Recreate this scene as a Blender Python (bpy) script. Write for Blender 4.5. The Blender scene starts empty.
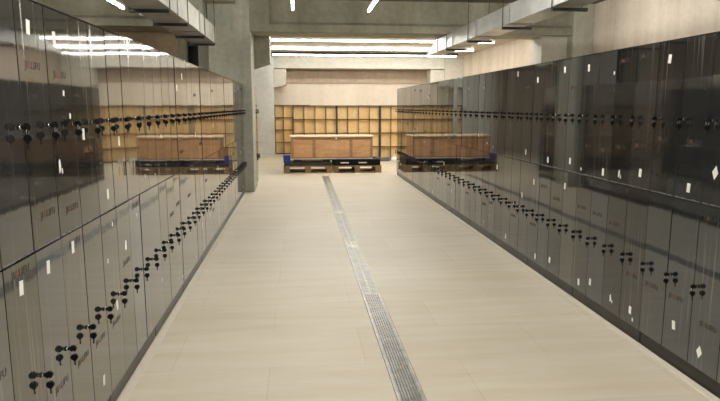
import bpy, bmesh, math, random
from mathutils import Vector, Matrix
random.seed(7)
scene = bpy.context.scene
COL = scene.collection

# ------------------------------------------------------------------ helpers
def newmat(name):
    m = bpy.data.materials.new(name); m.use_nodes = True
    nt = m.node_tree
    return m, nt, nt.nodes['Principled BSDF']

def N(nt, kind, **kw):
    n = nt.nodes.new(kind)
    for k, v in kw.items(): setattr(n, k, v)
    return n

def coords(nt, scale=(1, 1, 1), space='Object'):
    tc = N(nt, 'ShaderNodeTexCoord'); mp = N(nt, 'ShaderNodeMapping')
    mp.inputs['Scale'].default_value = scale
    nt.links.new(tc.outputs[space], mp.inputs['Vector'])
    return mp.outputs['Vector']

def noise(nt, vec, scale=1.0, detail=4, rough=.55):
    n = N(nt, 'ShaderNodeTexNoise')
    n.inputs['Scale'].default_value = scale; n.inputs['Detail'].default_value = detail
    n.inputs['Roughness'].default_value = rough
    nt.links.new(vec, n.inputs['Vector'])
    return n.outputs['Fac']

def ramp(nt, fac, stops):
    r = N(nt, 'ShaderNodeValToRGB')
    e = r.color_ramp.elements
    while len(e) < len(stops): e.new(.5)
    for i, (p, c) in enumerate(stops):
        e[i].position = p; e[i].color = (*c, 1) if len(c) == 3 else c
    nt.links.new(fac, r.inputs['Fac'])
    return r.outputs['Color']

def mixc(nt, fac, a, b, mode='MIX'):
    m = N(nt, 'ShaderNodeMix', data_type='RGBA', blend_type=mode)
    for sock, v in ((m.inputs[0], fac), (m.inputs[6], a), (m.inputs[7], b)):
        if hasattr(v, 'links'): nt.links.new(v, sock)
        else: sock.default_value = v if not isinstance(v, tuple) else (*v, 1)
    return m.outputs[2]

def bump(nt, bsdf, h, strength=.2, dist=.01):
    b = N(nt, 'ShaderNodeBump'); b.inputs['Strength'].default_value = strength
    b.inputs['Distance'].default_value = dist
    nt.links.new(h, b.inputs['Height']); nt.links.new(b.outputs['Normal'], bsdf.inputs['Normal'])

def plain(name, col, rough=.5, metal=0, var=.12, scale=12, spec=.5):
    m, nt, b = newmat(name)
    f = noise(nt, coords(nt), scale)
    lo = tuple(c*(1-var) for c in col); hi = tuple(min(1, c*(1+var)) for c in col)
    nt.links.new(ramp(nt, f, [(.3, lo), (.7, hi)]), b.inputs['Base Color'])
    b.inputs['Roughness'].default_value = rough; b.inputs['Metallic'].default_value = metal
    b.inputs['Specular IOR Level'].default_value = spec
    return m

def concrete(name, lo, hi, streak=(1, 1, 1), sc=1.2, rough=.85, form=0):
    m, nt, b = newmat(name)
    v = coords(nt, streak)
    f1 = noise(nt, v, sc, 8, .6)
    c = ramp(nt, f1, [(.3, lo), (.7, hi)])
    f2 = noise(nt, coords(nt), 9, 6, .7)
    c = mixc(nt, .22, c, ramp(nt, f2, [(.3, (0.2, .2, .2)), (.75, (.9, .9, .9))]), 'OVERLAY')
    nt.links.new(c, b.inputs['Base Color'])
    b.inputs['Roughness'].default_value = rough
    bump(nt, b, f2, .15, .01)
    return m

def emit(name, col, strength):
    m, nt, b = newmat(name)
    f = noise(nt, coords(nt), 2)
    nt.links.new(ramp(nt, f, [(.2, tuple(c*.97 for c in col)), (.8, col)]), b.inputs['Emission Color'])
    b.inputs['Emission Strength'].default_value = strength
    b.inputs['Base Color'].default_value = (.9, .9, .9, 1)
    return m

class MB:
    def __init__(s): s.bm = bmesh.new()
    def box(s, x0, x1, y0, y1, z0, z1, mi=0, bevel=0):
        r = bmesh.ops.create_cube(s.bm, size=1)
        for v in r['verts']:
            v.co = Vector(((x0+x1)/2 + v.co.x*(x1-x0), (y0+y1)/2 + v.co.y*(y1-y0), (z0+z1)/2 + v.co.z*(z1-z0)))
        fs = {f for v in r['verts'] for f in v.link_faces}
        for f in fs: f.material_index = mi
        if bevel:
            es = list({e for v in r['verts'] for e in v.link_edges})
            bmesh.ops.bevel(s.bm, geom=es, offset=bevel, segments=2, affect='EDGES', profile=.5)
        return s
    def cyl(s, p0, p1, r0, r1=None, seg=14, mi=0, caps=True):
        p0 = Vector(p0); p1 = Vector(p1); d = p1-p0
        rot = d.to_track_quat('Z', 'Y').to_matrix().to_4x4()
        M = Matrix.Translation((p0+p1)/2) @ rot
        n0 = len(s.bm.faces)
        r = bmesh.ops.create_cone(s.bm, cap_ends=caps, segments=seg, radius1=r0, radius2=r0 if r1 is None else r1, depth=d.length, matrix=M)
        for f in {f for v in r['verts'] for f in v.link_faces}:
            f.material_index = mi; f.smooth = len(f.verts) == 4
        return s
    def prism(s, pts, a0, a1, axis='y', mi=0):
        # pts: polygon in the two other axes, extruded along axis
        def P(p, a):
            return {'y': (p[0], a, p[1]), 'x': (a, p[0], p[1]), 'z': (p[0], p[1], a)}[axis]
        v0 = [s.bm.verts.new(P(p, a0)) for p in pts]; v1 = [s.bm.verts.new(P(p, a1)) for p in pts]
        fs = [s.bm.faces.new(v0), s.bm.faces.new(v1[::-1])]
        n = len(pts)
        for i in range(n): fs.append(s.bm.faces.new((v0[i], v0[(i+1) % n], v1[(i+1) % n], v1[i])))
        for f in fs: f.material_index = mi
        return s
    def torus(s, c, R, r, axis='x', seg=14, rs=6, mi=0):
        vs = []
        for i in range(seg):
            a = 2*math.pi*i/seg; row = []
            for j in range(rs):
                b = 2*math.pi*j/rs; q = R + r*math.cos(b); h = r*math.sin(b)
                p = {'x': (h, q*math.cos(a), q*math.sin(a)), 'y': (q*math.cos(a), h, q*math.sin(a)), 'z': (q*math.cos(a), q*math.sin(a), h)}[axis]
                row.append(s.bm.verts.new(Vector(c)+Vector(p)))
            vs.append(row)
        for i in range(seg):
            for j in range(rs):
                f = s.bm.faces.new((vs[i][j], vs[(i+1) % seg][j], vs[(i+1) % seg][(j+1) % rs], vs[i][(j+1) % rs]))
                f.material_index = mi; f.smooth = True
        return s
    def mesh(s, name, mats):
        bmesh.ops.recalc_face_normals(s.bm, faces=s.bm.faces[:])
        me = bpy.data.meshes.new(name); s.bm.to_mesh(me); s.bm.free()
        for m in (mats if isinstance(mats, (list, tuple)) else [mats]): me.materials.append(m)
        return me
    def obj(s, name, mats, parent=None, loc=(0, 0, 0)):
        return link(name, s.mesh(name, mats), parent, loc)

def link(name, me, parent=None, loc=(0, 0, 0), rot=(0, 0, 0)):
    o = bpy.data.objects.new(name, me); COL.objects.link(o)
    o.parent = parent; o.location = loc; o.rotation_euler = rot
    return o

def tag(o, label=None, cat=None, group=None, kind=None):
    if label: o['label'] = label
    if cat: o['category'] = cat
    if group: o['group'] = group
    if kind: o['kind'] = kind
    return o

def thing(name, loc, label, cat, group=None, rz=0):
    o = bpy.data.objects.new(name, None); COL.objects.link(o)
    o.location = loc; o.rotation_euler = (0, 0, rz); o.empty_display_size = .1
    return tag(o, label, cat, group)

def structure(name, mb, mats, label, cat):
    o = mb.obj(name, mats)
    return tag(o, label, cat, None, 'structure')

# ------------------------------------------------------------------ dimensions (metres)
XL, XR = -1.010, 2.284           # fronts of the two locker rows
H, SEAM, PL = 2.0, 1.05, .09      # locker height, seam between tiers, plinth
UW = 1.0235; DW = UW/4
BEAM0, BEAM1 = 11.35, 12.15       # the cross beam and its columns
CEIL = 3.53; CEILB = 3.305
XWL, XWR = -5.2, 5.66
YB, YF = -4.0, 21.4

# ------------------------------------------------------------------ materials
def steel(name, base, streak=.5):
    m, nt, b = newmat(name)
    oi = N(nt, 'ShaderNodeObjectInfo')
    c = ramp(nt, oi.outputs['Random'], [(0, tuple(x*.68 for x in base)), (.5, base), (.85, (base[0]*.95, base[1]*1.0, base[2]*1.12)), (1, tuple(x*1.3 for x in base))])
    # long vertical creases of the protective film (object space: y across the door, z up)
    tc = N(nt, 'ShaderNodeTexCoord')
    addv = N(nt, 'ShaderNodeVectorMath', operation='ADD')
    cmb = N(nt, 'ShaderNodeCombineXYZ')
    mul = N(nt, 'ShaderNodeMath', operation='MULTIPLY'); mul.inputs[1].default_value = 37.0
    nt.links.new(oi.outputs['Random'], mul.inputs[0])
    for k in range(3): nt.links.new(mul.outputs[0], cmb.inputs[k])
    nt.links.new(tc.outputs['Object'], addv.inputs[0]); nt.links.new(cmb.outputs[0], addv.inputs[1])
    def sc(v):
        mp = N(nt, 'ShaderNodeMapping'); mp.inputs['Scale'].default_value = v
        nt.links.new(addv.outputs[0], mp.inputs['Vector']); return mp.outputs['Vector']
    fine = noise(nt, sc((1, 55, 1.1)), 1, 3, .6)
    film = noise(nt, sc((1, 7, .7)), 1, 2, .5)
    fmask = ramp(nt, fine, [(.57, (0, 0, 0)), (.68, (1, 1, 1))])
    gmask = ramp(nt, film, [(.42, (0, 0, 0)), (.62, (1, 1, 1))])
    mm = N(nt, 'ShaderNodeMath', operation='MULTIPLY'); nt.links.new(fmask, mm.inputs[0]); nt.links.new(gmask, mm.inputs[1])
    ms = N(nt, 'ShaderNodeMath', operation='MULTIPLY'); nt.links.new(mm.outputs[0], ms.inputs[0]); ms.inputs[1].default_value = streak
    col = mixc(nt, ms.outputs[0], c, (.55, .54, .50))
    nt.links.new(col, b.inputs['Base Color'])
    b.inputs['Metallic'].default_value = .91
    rr = N(nt, 'ShaderNodeMath', operation='MULTIPLY_ADD')
    nt.links.new(ms.outputs[0], rr.inputs[0]); rr.inputs[1].default_value = .35; rr.inputs[2].default_value = .045
    nt.links.new(rr.outputs[0], b.inputs['Roughness'])
    b.inputs['Anisotropic'].default_value = .0
    wav = noise(nt, sc((1, 9, .8)), 1, 2, .5)
    add = N(nt, 'ShaderNodeMath', operation='MULTIPLY_ADD')
    nt.links.new(ms.outputs[0], add.inputs[0]); add.inputs[1].default_value = .12; nt.links.new(wav, add.inputs[2])
    bump(nt, b, add.outputs[0], .25, .0016)
    return m

M = {}
M['steelL'] = steel('black_titanium_steel_left', (.262, .257, .243), .6)
M['steelR'] = steel('black_titanium_steel_right', (.170, .173, .172), .55)
M['carcass'] = plain('dark_carcass', (.012, .012, .012), .6)
M['plinth'] = plain('plinth_steel', (.055, .052, .045), .3, .8)
M['chrome'] = plain('chrome', (.85, .85, .85), .12, 1, .03)
M['blackp'] = plain('black_plastic', (.005, .005, .005), .5, 0, .1, 12, .15)
M['silver'] = plain('key_silver', (.5, .5, .48), .3, 1)
M['white'] = plain('paper_white', (.85, .84, .80), .6, 0, .04)
M['ink'] = plain('print_dark', (.02, .019, .017), .5)
M['orange'] = plain('print_orange', (.17, .07, .025), .6)
M['film'] = plain('film_white', (.16, .155, .145), .3, 0, .9, 30)
M['conc'] = concrete('concrete_olive', (.21, .20, .148), (.38, .365, .28), (1, 1, .35), 1.6)
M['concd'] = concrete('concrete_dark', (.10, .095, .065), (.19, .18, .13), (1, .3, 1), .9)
M['colm'] = concrete('concrete_column', (.34, .335, .275), (.50, .495, .41), (2.5, 2.5, .3), 1.6)
M['concp'] = concrete('concrete_pale', (.50, .485, .42), (.64, .62, .55), (.25, 1, 1), 1.2)
M['wallb'] = concrete('plaster_beige', (.60, .51, .41), (.80, .71, .60), (1.6, 1.6, .12), 1.3)
M['wallf'] = concrete('plaster_cream', (.74, .66, .54), (.86, .79, .68), (1.5, 1.5, .15), 1.2)
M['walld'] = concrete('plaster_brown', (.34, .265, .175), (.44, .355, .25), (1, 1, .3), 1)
M['band'] = concrete('plaster_pinkish', (.43, .34, .26), (.52, .42, .33), (2, 1, .15), 1.4)
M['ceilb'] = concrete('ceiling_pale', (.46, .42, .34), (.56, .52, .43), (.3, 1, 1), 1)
M['panelw'] = concrete('partition_white', (.60, .61, .58), (.70, .71, .68), (1, 1, 1), 2)
M['galv'] = None
m, nt, b = newmat('galvanised_sheet')
v = N(nt, 'ShaderNodeTexVoronoi'); v.inputs['Scale'].default_value = 22
nt.links.new(coords(nt, (1, .5, 1)), v.inputs['Vector'])
f = noise(nt, coords(nt, (1, 1.2, 1)), 2.2, 4)
c = mixc(nt, .5, ramp(nt, v.outputs['Color'], [(.1, (.36, .36, .345)), (.9, (.50, .50, .48))]), ramp(nt, f, [(.3, (.33, .33, .31)), (.7, (.62, .62, .60))]))
nt.links.new(c, b.inputs['Base Color']); b.inputs['Metallic'].default_value = .55; b.inputs['Roughness'].default_value = .36
bump(nt, b, f, .4, .02); M['galv'] = m
M['ductu'] = plain('duct_matt_grey', (.54, .53, .48), .6, .2, .2, 3)
M['bar'] = plain('support_bar_dark', (.02, .02, .018), .5)
M['tube'] = emit('tube_light', (1, .965, .90), 108)
M['tubeb'] = emit('tube_light_bright', (1, .965, .91), 150)
M['row'] = emit('batten_light', (1, .965, .90), 22)
M['rowfill'] = emit('batten_light_added', (1, .965, .90), 55)  # stronger glow for the added strip behind the beam
M['house'] = plain('fitting_white', (.75, .75, .72), .5)
M['wood'] = plain('pallet_wood', (.26, .165, .075), .7, 0, .4, 5)
M['crate'] = concrete('crate_board', (.50, .27, .125), (.66, .39, .20), (.6, 1, 3), 4, .55)
M['crateb'] = concrete('crate_batten', (.32, .165, .075), (.40, .22, .11), (1, 1, 3), 4, .55)
M['lid'] = plain('lid_board', (.72, .56, .36), .5, 0, .06)
M['blue'] = plain('blue_plastic', (.01, .03, .22), .4)
M['grey'] = plain('dark_grey_board', (.12, .125, .125), .6)
M['birch'] = concrete('birch_board', (.78, .56, .27), (.90, .71, .40), (1, 1, .5), 3, .5)
M['edge'] = plain('dark_brown_edge', (.060, .032, .016), .5)

# floor: large pale stone tiles with faint joints and crosswise veining
m, nt, b = newmat('stone_tile')
tc = N(nt, 'ShaderNodeTexCoord'); mp = N(nt, 'ShaderNodeMapping'); mp.inputs['Location'].default_value = (.20, .06, 0)
nt.links.new(tc.outputs['Object'], mp.inputs['Vector'])
br = N(nt, 'ShaderNodeTexBrick'); br.offset = .5; br.inputs['Scale'].default_value = 1
br.inputs['Brick Width'].default_value = 1.2; br.inputs['Row Height'].default_value = .6
br.inputs['Mortar Size'].default_value = .003; br.inputs['Mortar Smooth'].default_value = .6
br.inputs['Color1'].default_value = (.665, .598, .478, 1); br.inputs['Color2'].default_value = (.70, .635, .515, 1)
br.inputs['Mortar'].default_value = (.575, .51, .40, 1)
nt.links.new(mp.outputs[0], br.inputs['Vector'])
f = noise(nt, coords(nt, (.5, 5, 1)), 1.6, 8, .65)
c = mixc(nt, .36, br.outputs['Color'], ramp(nt, f, [(.3, (.30, .29, .275)), (.7, (.66, .665, .67))]), 'OVERLAY')
f2 = noise(nt, coords(nt, (1, 1, 1)), .5, 2)
c = mixc(nt, .12, c, ramp(nt, f2, [(.35, (.3, .3, .3)), (.7, (.72, .72, .72))]), 'OVERLAY')
nt.links.new(c, b.inputs['Base Color']); b.inputs['Roughness'].default_value = .46
b.inputs['Specular IOR Level'].default_value = .35
M['floor'] = m
M['strip'] = plain('pale_strip', (.74, .69, .58), .5, 0, .05)

# drain steel: raised bars / mesh come from geometry, this is the brushed metal
m, nt, b = newmat('drain_steel')
f = noise(nt, coords(nt, (1, 1, 1)), 14, 5, .7)
nt.links.new(ramp(nt, f, [(.3, (.28, .285, .26)), (.7, (.56, .56, .52))]), b.inputs['Base Color'])
b.inputs['Metallic'].default_value = .7; b.inputs['Roughness'].default_value = .38
M['drain'] = m
M['drainb'] = plain('drain_bright', (.55, .545, .50), .4, .6, .3, 8)
M['drainpit'] = plain('drain_pit', (.26, .25, .22), .8)

# ------------------------------------------------------------------ room shell
DX0, DX1 = .530, .668
mb = MB()
mb.box(XWL-.2, DX0-.012, YB-.2, YF+.3, -.12, 0); mb.box(DX1+.012, XWR+.2, YB-.2, YF+.3, -.12, 0)
mb.box(DX0-.012, DX1+.012, 13.86, YF+.3, -.12, 0); mb.box(DX0-.012, DX1+.012, YB-.2, YF+.3, -.12, -.045)
structure('floor', mb, M['floor'], 'pale beige stone tiled floor of the aisle', 'floor')

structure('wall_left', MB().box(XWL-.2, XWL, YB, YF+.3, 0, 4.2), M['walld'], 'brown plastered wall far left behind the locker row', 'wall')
structure('wall_right', MB().box(XWR, XWR+.2, YB, YF+.3, 0, 4.2), M['wallb'], 'pinkish beige plastered wall above the right locker row', 'wall')
structure('wall_front', MB().box(XWL-.2, XWR+.2, YB-.2, YB, 0, 4.2), M['conc'], 'grey concrete wall behind the camera', 'wall')
structure('wall_back', MB().box(XWL-.2, XWR+.2, YF, YF+.2, 0, 4.2), M['wallf'], 'cream plastered end wall above the wooden cubbies', 'wall')
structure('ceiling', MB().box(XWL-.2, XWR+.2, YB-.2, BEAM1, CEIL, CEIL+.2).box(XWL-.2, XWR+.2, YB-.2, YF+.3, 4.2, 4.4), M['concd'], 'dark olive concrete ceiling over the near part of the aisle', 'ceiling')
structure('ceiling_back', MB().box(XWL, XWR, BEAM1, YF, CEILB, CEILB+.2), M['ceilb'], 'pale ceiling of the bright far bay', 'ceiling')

# cross beam with bottom flange and recessed face, right of the column
mb = MB()
X0, X1 = -.86, 5.25
mb.box(X0, X1, BEAM0+.06, BEAM1, 2.95, CEIL)
mb.prism([(BEAM0, 2.95), (BEAM0+.06, 2.95), (BEAM0+.06, 3.13), (BEAM0, 3.08)], X0, X1, 'x')
mb.box(X0, X0+.36, BEAM0, BEAM0+.06, 3.08, CEIL)
structure('trim_1', mb, M['conc'], 'olive concrete cross beam with recessed face over the aisle', 'beam')
# beam left of the column, its flange and the wall under it
mb = MB()
mb.box(XWL, -1.62, 10.86, 11.62, 2.95, CEIL)
mb.prism([(10.80, 2.95), (10.86, 2.95), (10.86, 3.12), (10.80, 3.07)], XWL, -1.95, 'x')
structure('trim_2', mb, M['conc'], 'olive concrete beam above the left locker row', 'beam')
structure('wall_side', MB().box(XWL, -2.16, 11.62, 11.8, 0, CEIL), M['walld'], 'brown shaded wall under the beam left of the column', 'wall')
structure('trim_3', MB().box(-2.16, -2.04, 11.60, 11.78, 0, 2.95), M['conc'], 'narrow pale pilaster at the edge of the brown wall', 'pilaster')
structure('trim_4', MB().box(-1.83, -1.61, 11.62, 12.1, 0, 2.95), M['colm'], 'narrow grey concrete return beside the column', 'pilaster')
structure('wall_recess_shade', MB().box(-2.15, -1.82, 11.9, 12.0, 0, 2.95), M['carcass'], 'black panel painting the shade in the recess between pilaster and column', 'opening')  # shade of the recess painted as a solid black panel
# big column
mb = MB()
mb.box(-1.61, -.845, BEAM0, BEAM1, 0, CEIL, bevel=.014)
structure('trim_5', mb, M['colm'], 'grey concrete column at the end of the left locker row', 'column')
structure('trim_6', MB().box(-1.64, -1.1, 11.0, BEAM0, 3.42, CEIL), M['conc'], 'small concrete corbel at the head of the column', 'corbel')
# haunch block behind the beam
mb = MB()
mb.prism([(-1.02, CEILB), (-.545, CEILB), (-.545, 2.46), (-1.02, 2.31)], 12.16, 12.75, 'y')
structure('trim_7', mb, M['conc'], 'grey concrete haunch with a slanted underside behind the column', 'haunch')
# right pilaster and the pier under the beam
structure('trim_8', MB().box(5.25, XWR, 11.30, 12.25, 0, CEIL), M['colm'], 'grey concrete pilaster on the right wall', 'pilaster')
structure('trim_9', MB().box(4.74, 5.25, 11.55, 12.15, 0, 2.95), M['concp'], 'pale concrete pier under the right end of the beam', 'pier')
# far beam, corbels, corner pier, band
mb = MB()
mb.box(XWL, 5.02, 20.62, 21.2, 2.87, 3.27).box(XWL, 5.02, 20.70, 21.2, 3.27, CEILB).box(XWL, 5.02, 20.58, 20.62, 2.87, 2.93)
structure('trim_10', mb, M['concp'], 'pale beam across the far wall under the strip lights', 'beam')
structure('trim_11', MB().prism([(-.86, 2.86), (-.40, 2.86), (-.40, 2.34), (-.47, 2.30), (-.86, 2.22)], 20.66, 21.38, 'y'), M['concp'], 'pale corbel under the left end of the far beam', 'corbel')
structure('trim_12', MB().prism([(4.55, 2.86), (5.02, 2.86), (5.02, 2.22), (4.62, 2.30), (4.55, 2.34)], 20.66, 21.38, 'y'), M['concp'], 'pale corbel under the right end of the far beam', 'corbel')
structure('trim_13', MB().box(5.02, XWR, 20.55, 21.38, 0, CEILB), M['concp'], 'pale pier in the far right corner', 'pier')
structure('trim_14', MB().box(-.40, 4.55, 21.34, 21.395, 2.40, 2.86), M['band'], 'pinkish plaster band below the far beam', 'band')
# white partition
structure('wall_partition', MB().box(-2.2, -.80, 20.35, 20.5, 0, 3.2), M['panelw'], 'white partition panel beyond the column', 'wall')
# pale strips along the plinths
structure('trim_15', MB().box(XL+.004, XL+.045, 1.06, 11.30, 0, .006), M['strip'], 'pale floor strip along the left plinth', 'floor strip')
structure('trim_16', MB().box(XR-.045, XR-.004, 2.65, 13.90, 0, .006), M['strip'], 'pale floor strip along the right plinth', 'floor strip')

# ------------------------------------------------------------------ lockers
# local frame: front faces +X at x=0, width runs along +Y, z up.
g = .0026
def door_mesh(h, name, mat):
    w = DW-2*g
    mb = MB()
    mb.box(-.018, 0, g, g+w, 0, h, bevel=.0012)
    # finger lip line on the edges
    return mb.mesh(name, mat)
HU, HLo = H-SEAM-.006, SEAM-PL-.006
doorme = {}
for s in 'LR':
    doorme[s, 1] = door_mesh(HU, 'locker_door', M['steel'+s]); doorme[s, 0] = door_mesh(HLo, 'locker_door', M['steel'+s])
# body
mb = MB(); mb.box(-.48, -.020, .003, UW-.003, PL+.002, H-.002)
body_me = mb.mesh('body', M['carcass'])
tops = {s: MB().box(-.482, .001, .002, UW-.002, H, H+.004).mesh('top_panel', M['steel'+s]) for s in 'LR'}
plinth_me = MB().box(-.46, -.012, .006, UW-.006, 0, PL-.003).mesh('plinth', M['plinth'])
# lock: chrome collar + black key bow that sticks out
mb = MB()
mb.cyl((0, 0, 0), (.003, 0, 0), .0105, mi=1).cyl((.003, 0, 0), (.009, 0, 0), .0078, mi=0)
mb.cyl((.009, 0, 0), (.020, 0, 0), .0078, mi=1)
mb.cyl((.030, -.006, 0), (.030, .006, 0), .0140, seg=18, mi=1)
mb.box(.018, .034, -.0035, .0035, -.0065, .0065, mi=1)
lock_me = mb.mesh('lock', [M['chrome'], M['blackp']])
mb = MB()   # spare key hanging from the bow on a ring
mb.torus((.031, 0, -.018), .011, .0011, 'x', mi=1)
mb.cyl((.031, -.006, -.041), (.031, .006, -.041), .0145, seg=18, mi=0)
mb.box(.027, .035, -.0035, .0035, -.060, -.046, mi=0)
mb.box(.0285, .0335, -.001, .001, -.080, -.058, mi=2).box(.0265, .0290, -.001, .001, -.077, -.073, mi=2).box(.0265, .0290, -.001, .001, -.069, -.065, mi=2)
key_me = mb.mesh('hanging_key', [M['blackp'], M['silver'], M['carcass']])
# stickers
sticker = {}
sticker['w'] = MB().box(0, .0008, -.015, .015, -.027, .027).mesh('sticker', M['white'])
mb = MB(); mb.prism([(0, -.040), (.024, 0), (0, .040), (-.024, 0)], 0, .0008, 'x'); sticker['d'] = mb.mesh('sticker', M['white'])
sticker['s'] = MB().prism([(-.008, -.011), (.007, -.013), (.009, .010), (-.006, .013)], 0, .0008, 'x').mesh('sticker', M['white'])
mb = MB(); mb.prism([(-.013, -.03), (.004, -.022), (.010, .004), (.002, .03), (-.011, .018)], 0, .0008, 'x'); mb.prism([(.014, -.035), (.026, -.033), (.024, -.012), (.013, -.010)], 0, .0008, 'x'); sticker['p'] = mb.mesh('sticker', M['white'])
# printed name
def text_mesh(body, size, orange_at=()):
    cu = bpy.data.curves.new('print', 'FONT'); cu.body = body; cu.size = size; cu.extrude = .0003
    cu.space_character = 1.12; cu.align_x = 'CENTER'; cu.align_y = 'CENTER'; cu.resolution_u = 2; cu.offset = size*.012
    cu.materials.append(M['ink']); cu.materials.append(M['orange'])
    for i in orange_at: cu.body_format[i].material_index = 1
    o = bpy.data.objects.new('t', cu); COL.objects.link(o)
    dg = bpy.context.evaluated_depsgraph_get()
    me = bpy.data.meshes.new_from_object(o.evaluated_get(dg)); 
    bpy.data.objects.remove(o); bpy.data.curves.remove(cu)
    # text lies in XY facing +Z: turn it so it reads along +Y, faces +X
    R = Matrix(((0, 0, 1), (1, 0, 0), (0, 1, 0))).to_4x4()
    me.transform(R); me.name = 'printed_name'
    return me
logo_me = text_mesh('JIALIFU', .040, (2,))
logo_me2 = text_mesh('JIALIFU', .040, (2, 3))
film_mes = []
for k in range(4):
    rr = random.Random(40+k); mb = MB(); n = 22; prev = None
    for i in range(n+1):
        y = g+.004+(DW-2*g-.008)*i/n
        a = mb.bm.verts.new((.0012+rr.uniform(0, .0015), y, rr.uniform(-.001, .002)))
        c = mb.bm.verts.new((.0006, y, rr.uniform(.002, .009)))
        if prev: mb.bm.faces.new((prev[0], a, c, prev[1]))
        prev = (a, c)
    film_mes.append(mb.mesh('torn_film_edge', M['film']))

RS=[(3.562,1.89,'w'),(4.609,1.9,'w'),(5.041,1.91,'w'),(5.623,1.851,'w'),(6.162,1.935,'w'),(4.193,1.839,'s'),(3.069,1.238,'d'),(3.283,1.125,'w'),(3.791,1.158,'w'),(4.059,1.125,'p'),(4.288,1.111,'w'),(4.645,1.097,'s'),(4.851,1.144,'w'),(5.302,1.113,'w'),(5.848,1.146,'w'),(6.888,1.127,'s'),(7.121,1.16,'s'),(4.928,.92,'w'),(5.606,.87,'w'),(5.906,.697,'w'),(6.719,.906,'w'),(3.064,.197,'d'),(3.312,.267,'w'),(3.796,.195,'w'),(4.061,.196,'p'),(4.382,.223,'w'),(4.573,.166,'w'),(5.159,.201,'w'),(5.467,.151,'w'),(6.343,.165,'w'),(6.93,.289,'s'),(7.156,.172,'s'),(6.14,.576,'s'),(3.76,.114,'s')]
LS=[(2.445,1.896,'w'),(2.686,1.882,'w'),(2.744,1.657,'s'),(2.952,1.471,'w'),(3.506,1.407,'w'),(2.799,1.558,'s'),(2.645,1.35,'p'),(3.252,1.142,'w'),(3.286,.973,'s'),(2.201,.951,'w'),(2.443,.963,'w'),(2.719,.98,'w'),(3.507,.806,'w'),(3.786,.932,'s'),(3.281,.52,'w'),(2.994,.218,'w'),(4.364,.35,'s'),(4.899,.185,'s'),(5.11,.158,'s'),(4.551,1.385,'s'),(4.031,1.148,'s'),(4.305,1.124,'s'),(3.172,.798,'s')]
RG=[(4.095,1.916),(3.826,1.929),(3.197,1.446),(3.581,1.485),(3.82,1.338),(4.071,1.314),(4.606,.789),(4.339,.779),(4.111,.753),(3.803,.645),(3.348,.646),(3.584,.509),(3.01,.369),(3.066,.974),(5.386,.86)]
LG=[(2.46,1.753),(2.72,1.732),(3.09,1.573),(2.506,1.176),(2.754,1.155),(2.208,1.009),(2.513,.466),(2.79,.446),(3.257,.664),(2.988,.64),(3.58,.709),(2.765,1.0),(2.023,.704),(3.776,.997)]
rs = random.Random(11)
for (lst, lg, y0, y1) in ((RS, RG, 7.2, 13.8), (LS, LG, 5.2, 11.2)):      # far doors carry the same kinds of marks, too small to read
    y = y0
    while y < y1:
        if rs.random() < .75: lst.append((y+rs.uniform(0, .1), rs.choice([rs.uniform(1.1, 1.4), rs.uniform(1.75, 1.92), rs.uniform(.15, .4), rs.uniform(.7, .97)]), rs.choice('wws')))
        if rs.random() < .45: lg.append((y+rs.uniform(0, .1), rs.choice([1.2, 1.75, 1.9, .42, .8])+rs.uniform(-.05, .05)))
        y += DW
    y = 4.3
    while y < 7.5:
        if rs.random() < .5: lg.append((y+rs.uniform(0, .1), rs.choice([1.2, 1.75, .42, .8])+rs.uniform(-.05, .05)))
        y += DW

tilt = random.Random(5)
def locker_unit(side, ybase, label, xfront=None, group=None):
    """ybase = world y of the near edge"""
    if side == 'L': loc, rz = (XL if xfront is None else xfront, ybase, 0), 0
    else: loc, rz = (XR, ybase+UW, 0), math.pi
    root = thing('locker_cabinet', loc, label, 'locker', group, rz)
    link('body', body_me, root); link('top_panel', tops[side], root); link('plinth', plinth_me, root)
    stick, logos = (LS, LG) if side == 'L' else (RS, RG)
    if xfront is not None: stick, logos = [], []
    for tier in (0, 1):
        z0 = SEAM+.003 if tier else PL+.003
        h = HU if tier else HLo
        for c in range(4):
            ly = c*DW
            ang = math.radians(tilt.gauss(0, .26)); ang2 = math.radians(tilt.gauss(0, .05))
            d = link('door', doorme[side, tier], root, (.0, ly, z0), (0, ang2, ang))
            lk_y = DW-.040 if side == 'L' else .037
            kz = (1.526 if tier else .572)-z0
            link('lock', lock_me, d, (0, lk_y, kz), (tilt.uniform(-.5, .5), 0, 0))
            link('hanging_key', key_me, d, (0, lk_y, kz), (tilt.uniform(-.12, .12), 0, 0))
            # world span of this door
            if side == 'L': w0 = ybase+ly; tol = lambda y: y-w0
            else: w0 = ybase+UW-ly-DW; tol = lambda y: DW-(y-w0)
            for (y, z, k) in stick:
                if w0 <= y < w0+DW and z0 < z < z0+h:
                    yy = min(max(tol(y), .03), DW-.03)
                    zz = min(max(z-z0, .045), h-.045)
                    link('sticker', sticker[k], d, (.0002, yy, zz), (random.uniform(-.12, .12), 0, 0))
            for (y, z) in logos:
                if w0 <= y < w0+DW and z0 < z < z0+h:
                    yy = min(max(tol(y), .105), DW-.105); zz = min(max(z-z0, .03), h-.03)
                    if abs(zz-kz) < .11 and abs(yy-lk_y) < .12: zz = kz-.13
                    link('printed_name', logo_me if random.random() < .7 else logo_me2, d, (.0004, yy, zz))
            if tier and w0 < 6.6 and (side == 'R' or w0 < 3.4):
                link('torn_film_edge', film_mes[(c+int(ybase*3)) % 4], d, (0, 0, .001))
    return root

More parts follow.
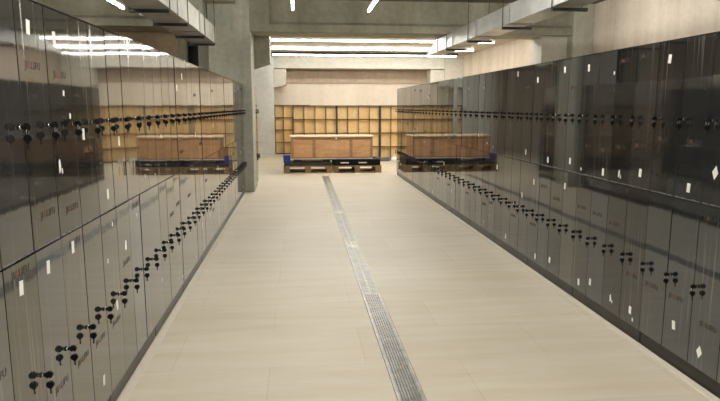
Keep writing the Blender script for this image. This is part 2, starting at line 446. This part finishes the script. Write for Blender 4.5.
ords = ['nearest', 'second', 'third', 'fourth', 'fifth', 'sixth', 'seventh', 'eighth', 'ninth', 'tenth', 'farthest']
extraL = {0: 'cut by the photo\'s left edge', 9: 'against the concrete column'}
LEFT = 'dark mirror steel locker block, %s along the left row%s'
for i in range(10):
    w = ords[i] if i < 9 else 'last'
    locker_unit('L', 2.082+UW*(i-1), LEFT % (w, ', ' + extraL[i] if i in extraL else ''), group='locker blocks of the left row')
for i in range(11):
    w = ords[i]
    ex = {0: ', diamond stickers on its doors', 10: ', nearest the crate'}.get(i, '')
    locker_unit('R', 3.673+UW*(i-1), 'black mirror steel locker block, %s along the right row%s' % (w, ex), group='locker blocks of the right row')
locker_unit('L', 12.17, 'mirror steel locker block just beyond the concrete column on the left', xfront=-.885)
o = MB().cyl((-.87, 12.158, 2.03), (-.87, 12.158, 2.30), .012).box(-.90, -.85, 12.152, 12.168, 2.005, 2.05).obj('conduit', M['bar'])
tag(o, 'black upright conduit above the lockers beyond the column', 'conduit')

# ------------------------------------------------------------------ floor drain
def drain_section(y0, y1, kind, label):
    t = thing('drain_grate', ((DX0+DX1)/2, (y0+y1)/2, 0), label, 'drain', 'steel grates of the floor drain')
    L = (y1-y0)/2-.003; W = (DX1-DX0)/2
    fr = MB()
    fr.box(-W-.008, -W+.004, -L, L, -.03, .001).box(W-.004, W+.008, -L, L, -.03, .001)
    fr.box(-W+.004, W-.004, -L, -L+.01, -.02, .001).box(W*-1+.004, W-.004, L-.01, L, -.02, .001)
    fr.obj('frame', M['drainb'] if kind == 'bars' else M['drain'], t)
    gr = MB()
    if kind == 'bars':
        n = 8
        for k in range(n):
            x = -W+.010+(2*W-.020)*k/(n-1)
            gr.box(x-.0056, x+.0056, -L+.01, L-.01, -.02, -.001)
        for k in range(3):
            y = -L*.8+k*.8*L
            gr.box(-W+.004, W-.004, y-.004, y+.004, -.022, -.012)
    else:
        m_ = int(2*L/.028)
        for k in range(m_):
            y = -L+.02+k*(2*L-.04)/(m_-1)
            gr.box(-W+.004, W-.004, y-.009, y+.009, -.012, -.001)
        gr.box(-.006, .006, -L+.01, L-.01, -.018, -.0005)
    gr.obj('grating', M['drainb'] if kind == 'bright' else M['drain'], t)
    MB().box(-W-.006, W+.006, -L, L, -.044, -.032).obj('channel_bed', M['drainpit'], t)
secs = []
y = 2.95
names = ['slotted', 'slotted', 'crosswise', 'crosswise', 'bright', 'crosswise', 'crosswise', 'bright', 'crosswise', 'crosswise', 'crosswise']
ys = [1.95, 2.95, 4.95, 5.8, 6.64, 7.0, 7.9, 8.9, 9.2, 10.2, 11.2, 12.2, 13.0, 13.85]
ks = ['bars', 'bars', 'mesh', 'mesh', 'bright', 'mesh', 'mesh', 'bright', 'mesh', 'mesh', 'mesh', 'mesh', 'mesh']
ords2 = ['', '', 'third', 'fourth', '', 'sixth', 'seventh', '', 'ninth', 'tenth', 'eleventh', 'twelfth', 'last']
for i in range(1, len(ks)):
    k = ks[i]
    if k == 'bars': lab = 'long grey drain grate with lengthwise slots at the near end of the drain'
    elif k == 'bright': lab = 'short shiny silver drain grate, the %s of the two short ones' % ('nearer' if i == 4 else 'farther')
    else: lab = 'dull grey drain grate with fine cross bars, %s section from the near end' % (ords2[i] if i < 12 else 'last')
    lab = lab.replace('third section', 'second section').replace('fourth section', 'third section') if i < 4 else lab
    lab = {5: lab.replace('sixth', 'fifth'), 6: lab.replace('seventh', 'sixth'), 8: lab.replace('ninth', 'eighth'), 9: lab.replace('tenth', 'ninth'), 10: lab.replace('eleventh', 'tenth'), 11: lab.replace('twelfth', 'eleventh'),
           12: 'dull grey drain grate with fine cross bars, ending just before the pallets'}.get(i, lab)
    drain_section(ys[i], ys[i+1], k, lab)

# ------------------------------------------------------------------ wooden cubbies
def rack(x0, y0, cw, ch, nx, nz, label, d=.17):
    t = thing('cubby_rack', (x0, y0, 0), label, 'shelving', 'wooden cubby racks by the far wall')
    W, Hh = cw*nx, ch*nz; e = .022
    MB().box(.01, W-.01, d-.02, d, 0, Hh).obj('back_panel', M['birch'], t)
    mb = MB().box(0, .022, 0, d, 0, Hh).box(W-.022, W, 0, d, 0, Hh).box(.022, W-.022, 0, d, Hh-.022, Hh).box(.022, W-.022, 0, d, 0, .03)
    mb.obj('frame', M['edge'], t)
    for k in range(1, nx):
        x = k*cw
        o = MB().box(x-e/2, x+e/2, .006, d-.021, .031, Hh-.023).box(x-e/2, x+e/2, 0, .006, .031, Hh-.023, mi=1).obj('divider', [M['birch'], M['edge']], t)
    for k in range(1, nz):
        z = k*ch
        mb = MB()
        for c in range(nx):
            a, b_ = c*cw+(.0225 if c == 0 else e/2+.0005), (c+1)*cw-(.0225 if c == nx-1 else e/2+.0005)
            mb.box(a, b_, .008, d-.021, z-e/2, z+e/2).box(a, b_, .002, .008, z-e/2, z+e/2, mi=1)
        mb.obj('shelf', [M['birch'], M['edge']], t)
    return t
RY = 17.88
labs = ['birch cubby rack with dark edges, half hidden by the left half of the crate', 'birch cubby rack with dark edges, directly behind the right half of the crate',
        'birch cubby rack with dark edges, between crate and right locker row', 'birch cubby rack beyond the right locker row, mirrored in the left lockers']
for i in range(4):
    rack(-.16+i*1.297, RY, 1.290/4, .4075, 4, 4, labs[i])
rack(-.795, 20.42, .296, .412, 4, 4, 'smaller looking birch cubby rack set farther back beside the white partition')

# ------------------------------------------------------------------ pallets, crate and the bits around them
def pallet(x0, x1, y0, y1, label):
    t = thing('wooden_pallet', ((x0+x1)/2, (y0+y1)/2, 0), label, 'pallet', 'wooden pallets under the crate')
    W, D = (x1-x0)/2, (y1-y0)/2
    for yy in (-D+.05, 0, D-.05):
        MB().box(-W, W, yy-.05, yy+.05, 0, .022).obj('bottom_board', M['wood'], t)
        for xx in (-W+.07, 0, W-.07):
            MB().box(xx-.07, xx+.07, yy-.05, yy+.05, .0225, .125, bevel=.004).obj('block', M['wood'], t)
    for xx in (-W+.07, 0, W-.07):
        MB().box(xx-.07, xx+.07, -D, D, .1255, .150).obj('cross_board', M['wood'], t)
    for k in range(6):
        yy = -D+.055+k*(2*D-.11)/5
        MB().box(-W, W, yy-.05, yy+.05, .1505, .178).obj('deck_board', M['wood'], t)
pallet(-.375, .80, 14.45, 15.30, 'wooden pallet under the left half of the crate')
pallet(.815, 2.0, 14.45, 15.30, 'wooden pallet under the right half of the crate')
o = MB().box(-.36, .79, 14.47, 15.28, .180, .245, bevel=.004).obj('bearer_board', M['bar']); tag(o, 'black board lying on the left pallet under the crate', 'board')
t = thing('plastic_pallet', (1.40, 14.87, .180), 'black plastic tray pallet with pale hand slots lying under the right of the crate', 'pallet')
MB().box(-.575, .575, -.40, .40, 0, .149, bevel=.006).obj('tray_body', M['blackp'], t)
for xx in (-.30, .14): MB().box(xx-.10, xx+.10, -.404, -.3995, .055, .080).obj('hand_slot', M['house'], t)
# crate
CX0, CX1, CY0, CY1, CZ0, CZ1 = -.19, 1.80, 14.58, 15.30, .330, .862
t = thing('wooden_crate', ((CX0+CX1)/2, (CY0+CY1)/2, CZ0), 'long brown wooden crate with pale lid standing on two pallets', 'crate')
W, D, Hc = (CX1-CX0)/2, (CY1-CY0)/2, CZ1-CZ0
MB().box(-W+.012, W-.012, -D+.012, D-.012, .001, Hc).obj('crate_box', M['crate'], t)
for (a, b_, c_, e_) in ((-W, W, Hc-.055, Hc), (-W, W, .0, .05)):
    MB().box(a, b_, -D, -D+.011, c_, e_).obj('rail', M['crateb'], t)
    MB().box(a, b_, D-.011, D, c_, e_).obj('rail', M['crateb'], t)
for x in (-W+.03, -.44, .46, W-.03):
    hw = .03 if abs(x) > .9 else .038
    MB().box(x-hw, x+hw, -D, -D+.011, .051, Hc-.056).obj('batten', M['crateb'], t)
MB().box(-W, W, -D-.004, -D-.0005, .0, .018).obj('edge_strip', M['house'], t)
MB().box(-W-.03, W+.03, -D-.03, D+.05, Hc+.001, Hc+.030, bevel=.003).obj('lid', M['lid'], t)
MB().cyl((.10, -D-.012, Hc-.03), (.10, -D, Hc-.03), .024).cyl((.10, -D-.02, Hc-.03), (.10, -D-.012, Hc-.03), .014).obj('catch', M['white'], t)
for x in (-.85, -.15): MB().box(x-.09, x+.09, -D+.02, D-.02, -.084, 0).obj('runner', M['bar'], t)
# blue box with lid and handle
t = thing('blue_box', (-.295, 14.62, .245), 'small bright blue plastic box at the left end of the crate', 'box')
MB().prism([(-.080, 0), (.080, 0), (.092, .155), (-.088, .155)], -.075, .075, 'y').obj('tub', M['blue'], t)
MB().box(-.092, .094, -.082, .082, .156, .19, bevel=.006).obj('box_lid', M['blue'], t)
MB().box(-.03, .03, -.096, -.083, .160, .178, bevel=.003).obj('handle', M['blue'], t)
# flat grey and white items at the foot of the racks
t = thing('flat_carton', (2.42, 17.55, 0), 'flat dark grey carton lying at the foot of the cubbies right of the crate', 'carton')
MB().box(-.20, .24, -.13, .13, 0, .085, bevel=.004).obj('carton_body', M['grey'], t)
MB().box(-.205, .245, -.135, .135, .0855, .105, bevel=.003).obj('carton_lid', M['grey'], t)
t = thing('paper_bag', (2.80, 17.45, 0), 'small crumpled white bag on the floor beside the right locker row', 'bag')
mb = MB(); r = bmesh.ops.create_icosphere(mb.bm, subdivisions=3, radius=1)
rb = random.Random(3)
for v in mb.bm.verts:
    q = 1+rb.uniform(-.07, .07); v.co = Vector((v.co.x*.11*q, v.co.y*.09*q, max(0, .055+v.co.z*.075*q)))
for f in mb.bm.faces: f.smooth = False
mb.obj('bag_body', M['white'], t)
MB().prism([(-.03, .12), (.03, .12), (.045, .165), (-.045, .165)], -.01, .01, 'y').obj('bag_neck', M['white'], t)

# ------------------------------------------------------------------ ducts
def duct(name, x0, x1, z0, z1, y0, y1, bars, label, mats, cut=0, flanges=()):
    t = thing(name, ((x0+x1)/2, (y0+y1)/2, z0), label, 'duct')
    cx, cy = (x0+x1)/2, (y0+y1)/2; w = (x1-x0)/2
    # side walls as one sheet body with a sloped far end
    mb = MB()
    mb.prism([(y0-cy, 0), (y1-cy, 0), (y1-cy-cut, z1-z0), (y0-cy, z1-z0)], -w, w, 'x')
    mb.obj('sheet_body', mats, t)
    for f in flanges:
        hh = z1-z0 if f < y1-cut else (z1-z0)*(y1-f)/max(cut, .01)
        q = .014
        m2 = MB().box(-w-q, -w, f-cy-.012, f-cy+.012, -q, hh+q).box(w, w+q, f-cy-.012, f-cy+.012, -q, hh+q)
        m2.box(-w, w, f-cy-.012, f-cy+.012, -q, 0).box(-w, w, f-cy-.012, f-cy+.012, hh, hh+q)
        m2.obj('flange', M['galv'], t)
    for yb in bars:
        MB().box(-w-.01, w+(.07 if x0 > 0 else .0), yb-cy-.02, yb-cy+.02, -.050, -.015).obj('support_bar', M['bar'], t)
        for sx in (-w-.008, w+.008):
            top = (CEIL if yb < 11 else 2.95)
            MB().cyl((sx, yb-cy, -.03), (sx, yb-cy, top-z0), .005, seg=8).obj('hanger_rod', M['bar'], t)
    return t
duct('air_duct', 2.80, 3.13, 2.69, 2.935, 1.5, 13.2, (3.3, 4.95, 6.58, 8.2, 9.9, 11.36), 'shiny galvanised air duct hanging above the right locker row', M['galv'], .95, (3.1, 5.6, 7.95, 9.45, 10.9, 12.1))
duct('air_duct', -1.80, -1.385, 2.66, 2.935, 1.5, 10.72, (4.2, 5.6, 6.95, 8.05, 9.45, 10.55), 'dull grey air duct hanging above the left locker row', M['ductu'], 0, (2.6, 4.8, 7.4, 9.0))

# ------------------------------------------------------------------ lights
def tube(x, y0, y1, z, label, group, mat='tube'):
    t = thing('tube_lamp', (x, (y0+y1)/2, z), label, 'lamp', group)
    L = (y1-y0)/2
    MB().box(-.018, .018, -L-.02, L+.02, .022, .060, bevel=.004).obj('housing', M['house'], t)
    MB().cyl((0, -L, 0), (0, L, 0), .016, seg=12).obj('tube', M[mat], t)
    for s in (-1, 1):
        MB().box(-.014, .014, s*L-.014+s*.016, s*L+.014+s*.016, -.016, .022).obj('end_cap', M['house'], t)
        MB().cyl((0, s*L*.7, .060), (0, s*L*.7, CEIL-z), .004, seg=6).obj('hanger_wire', M['silver'], t)
G1 = 'tube lamps hanging over the near part of the aisle'
tube(-.06, 8.27, 9.77, 3.10, 'hanging tube lamp seen upright just left of the middle of the beam', G1)
tube(1.14, 8.29, 9.79, 3.10, 'hanging tube lamp seen slanting above the middle of the beam', G1)
tube(-2.66, 8.39, 9.89, 3.10, 'hanging tube lamp at the far left above the lockers', G1)
for y in (4.2, 1.0, -2.2):
    for x, w in ((-2.66, 'left'), (-.06, 'middle'), (1.14, 'right')):
        tube(x, y, y+1.5, 3.10, 'tube lamp over the %s of the aisle, %s' % (w, {4.2: 'just above the photo\'s top edge', 1.0: 'far above the photo\'s top edge', -2.2: 'behind the camera'}[y]), G1, 'tubeb')
tube(4.25, 8.5, 10.0, 3.32, 'added unseen lamp behind the right duct, brightening the pilaster', G1)  # extra lamp added out of sight to brighten the pilaster
for y in (1.2, 5.5): tube(4.4, y, y+1.5, 3.15, 'tube lamp behind the right duct, %s' % ('nearer the camera' if y < 3 else 'nearer the beam'), G1)
G2 = 'long strip lights across the far bay'
def strip(y, z, r, label, dark=False, mat='row'):
    t = thing('strip_light', (2.2, y, z), label, 'lamp', G2)
    MB().box(-3.0, 3.0, -.06, .06, r+.003, CEILB-z-.001).obj('ceiling_channel', M['house'], t)
    MB().box(-2.98, 2.98, -.05, .05, -r, r, bevel=.006).obj('diffuser', M[mat], t)
    for k in range(4): MB().box(-3.0+k*1.99, -2.985+k*1.99, -.062, .062, -r-.004, r+.003).obj('joint_clip', M['house'], t)
    if dark: MB().box(-3.0, 3.0, -.16, -.08, .0, CEILB-z-.001).obj('cable_tray', M['bar'], t)
strip(12.95, 3.25, .026, 'added unseen strip light behind the concrete beam, brightening crate and cubbies', mat='rowfill')  # added out of view to light the crate front and the racks
strip(14.35, 3.285, .006, 'thin strip light, first to show below the concrete beam')
strip(15.85, 3.27, .012, 'slim strip light, second to show below the concrete beam')
strip(17.75, 3.245, .026, 'broad strip light above a dark tray line in the far bay')
strip(19.70, 3.240, .026, 'broad strip light nearest the far wall, with dark cable tray', True)

# ------------------------------------------------------------------ world + camera
w = bpy.data.worlds.new('World'); scene.world = w; w.use_nodes = True
w.node_tree.nodes['Background'].inputs[0].default_value = (.5, .48, .42, 1)
w.node_tree.nodes['Background'].inputs[1].default_value = .3
cd = bpy.data.cameras.new('Camera'); cam = bpy.data.objects.new('Camera', cd); COL.objects.link(cam)
cd.sensor_fit = 'HORIZONTAL'; cd.sensor_width = 36; cd.lens = 597.75/720*36
cam.location = (0, 0, 1.6)
th, ps = .156021, .101617
Fv = Vector((math.sin(ps)*math.cos(th), math.cos(ps)*math.cos(th), -math.sin(th)))
cam.rotation_euler = Fv.to_track_quat('-Z', 'Y').to_euler()
cd.clip_start = .05
scene.camera = cam
scene.view_settings.view_transform = 'Standard'
scene.view_settings.look = 'None'
scene.view_settings.exposure = 0
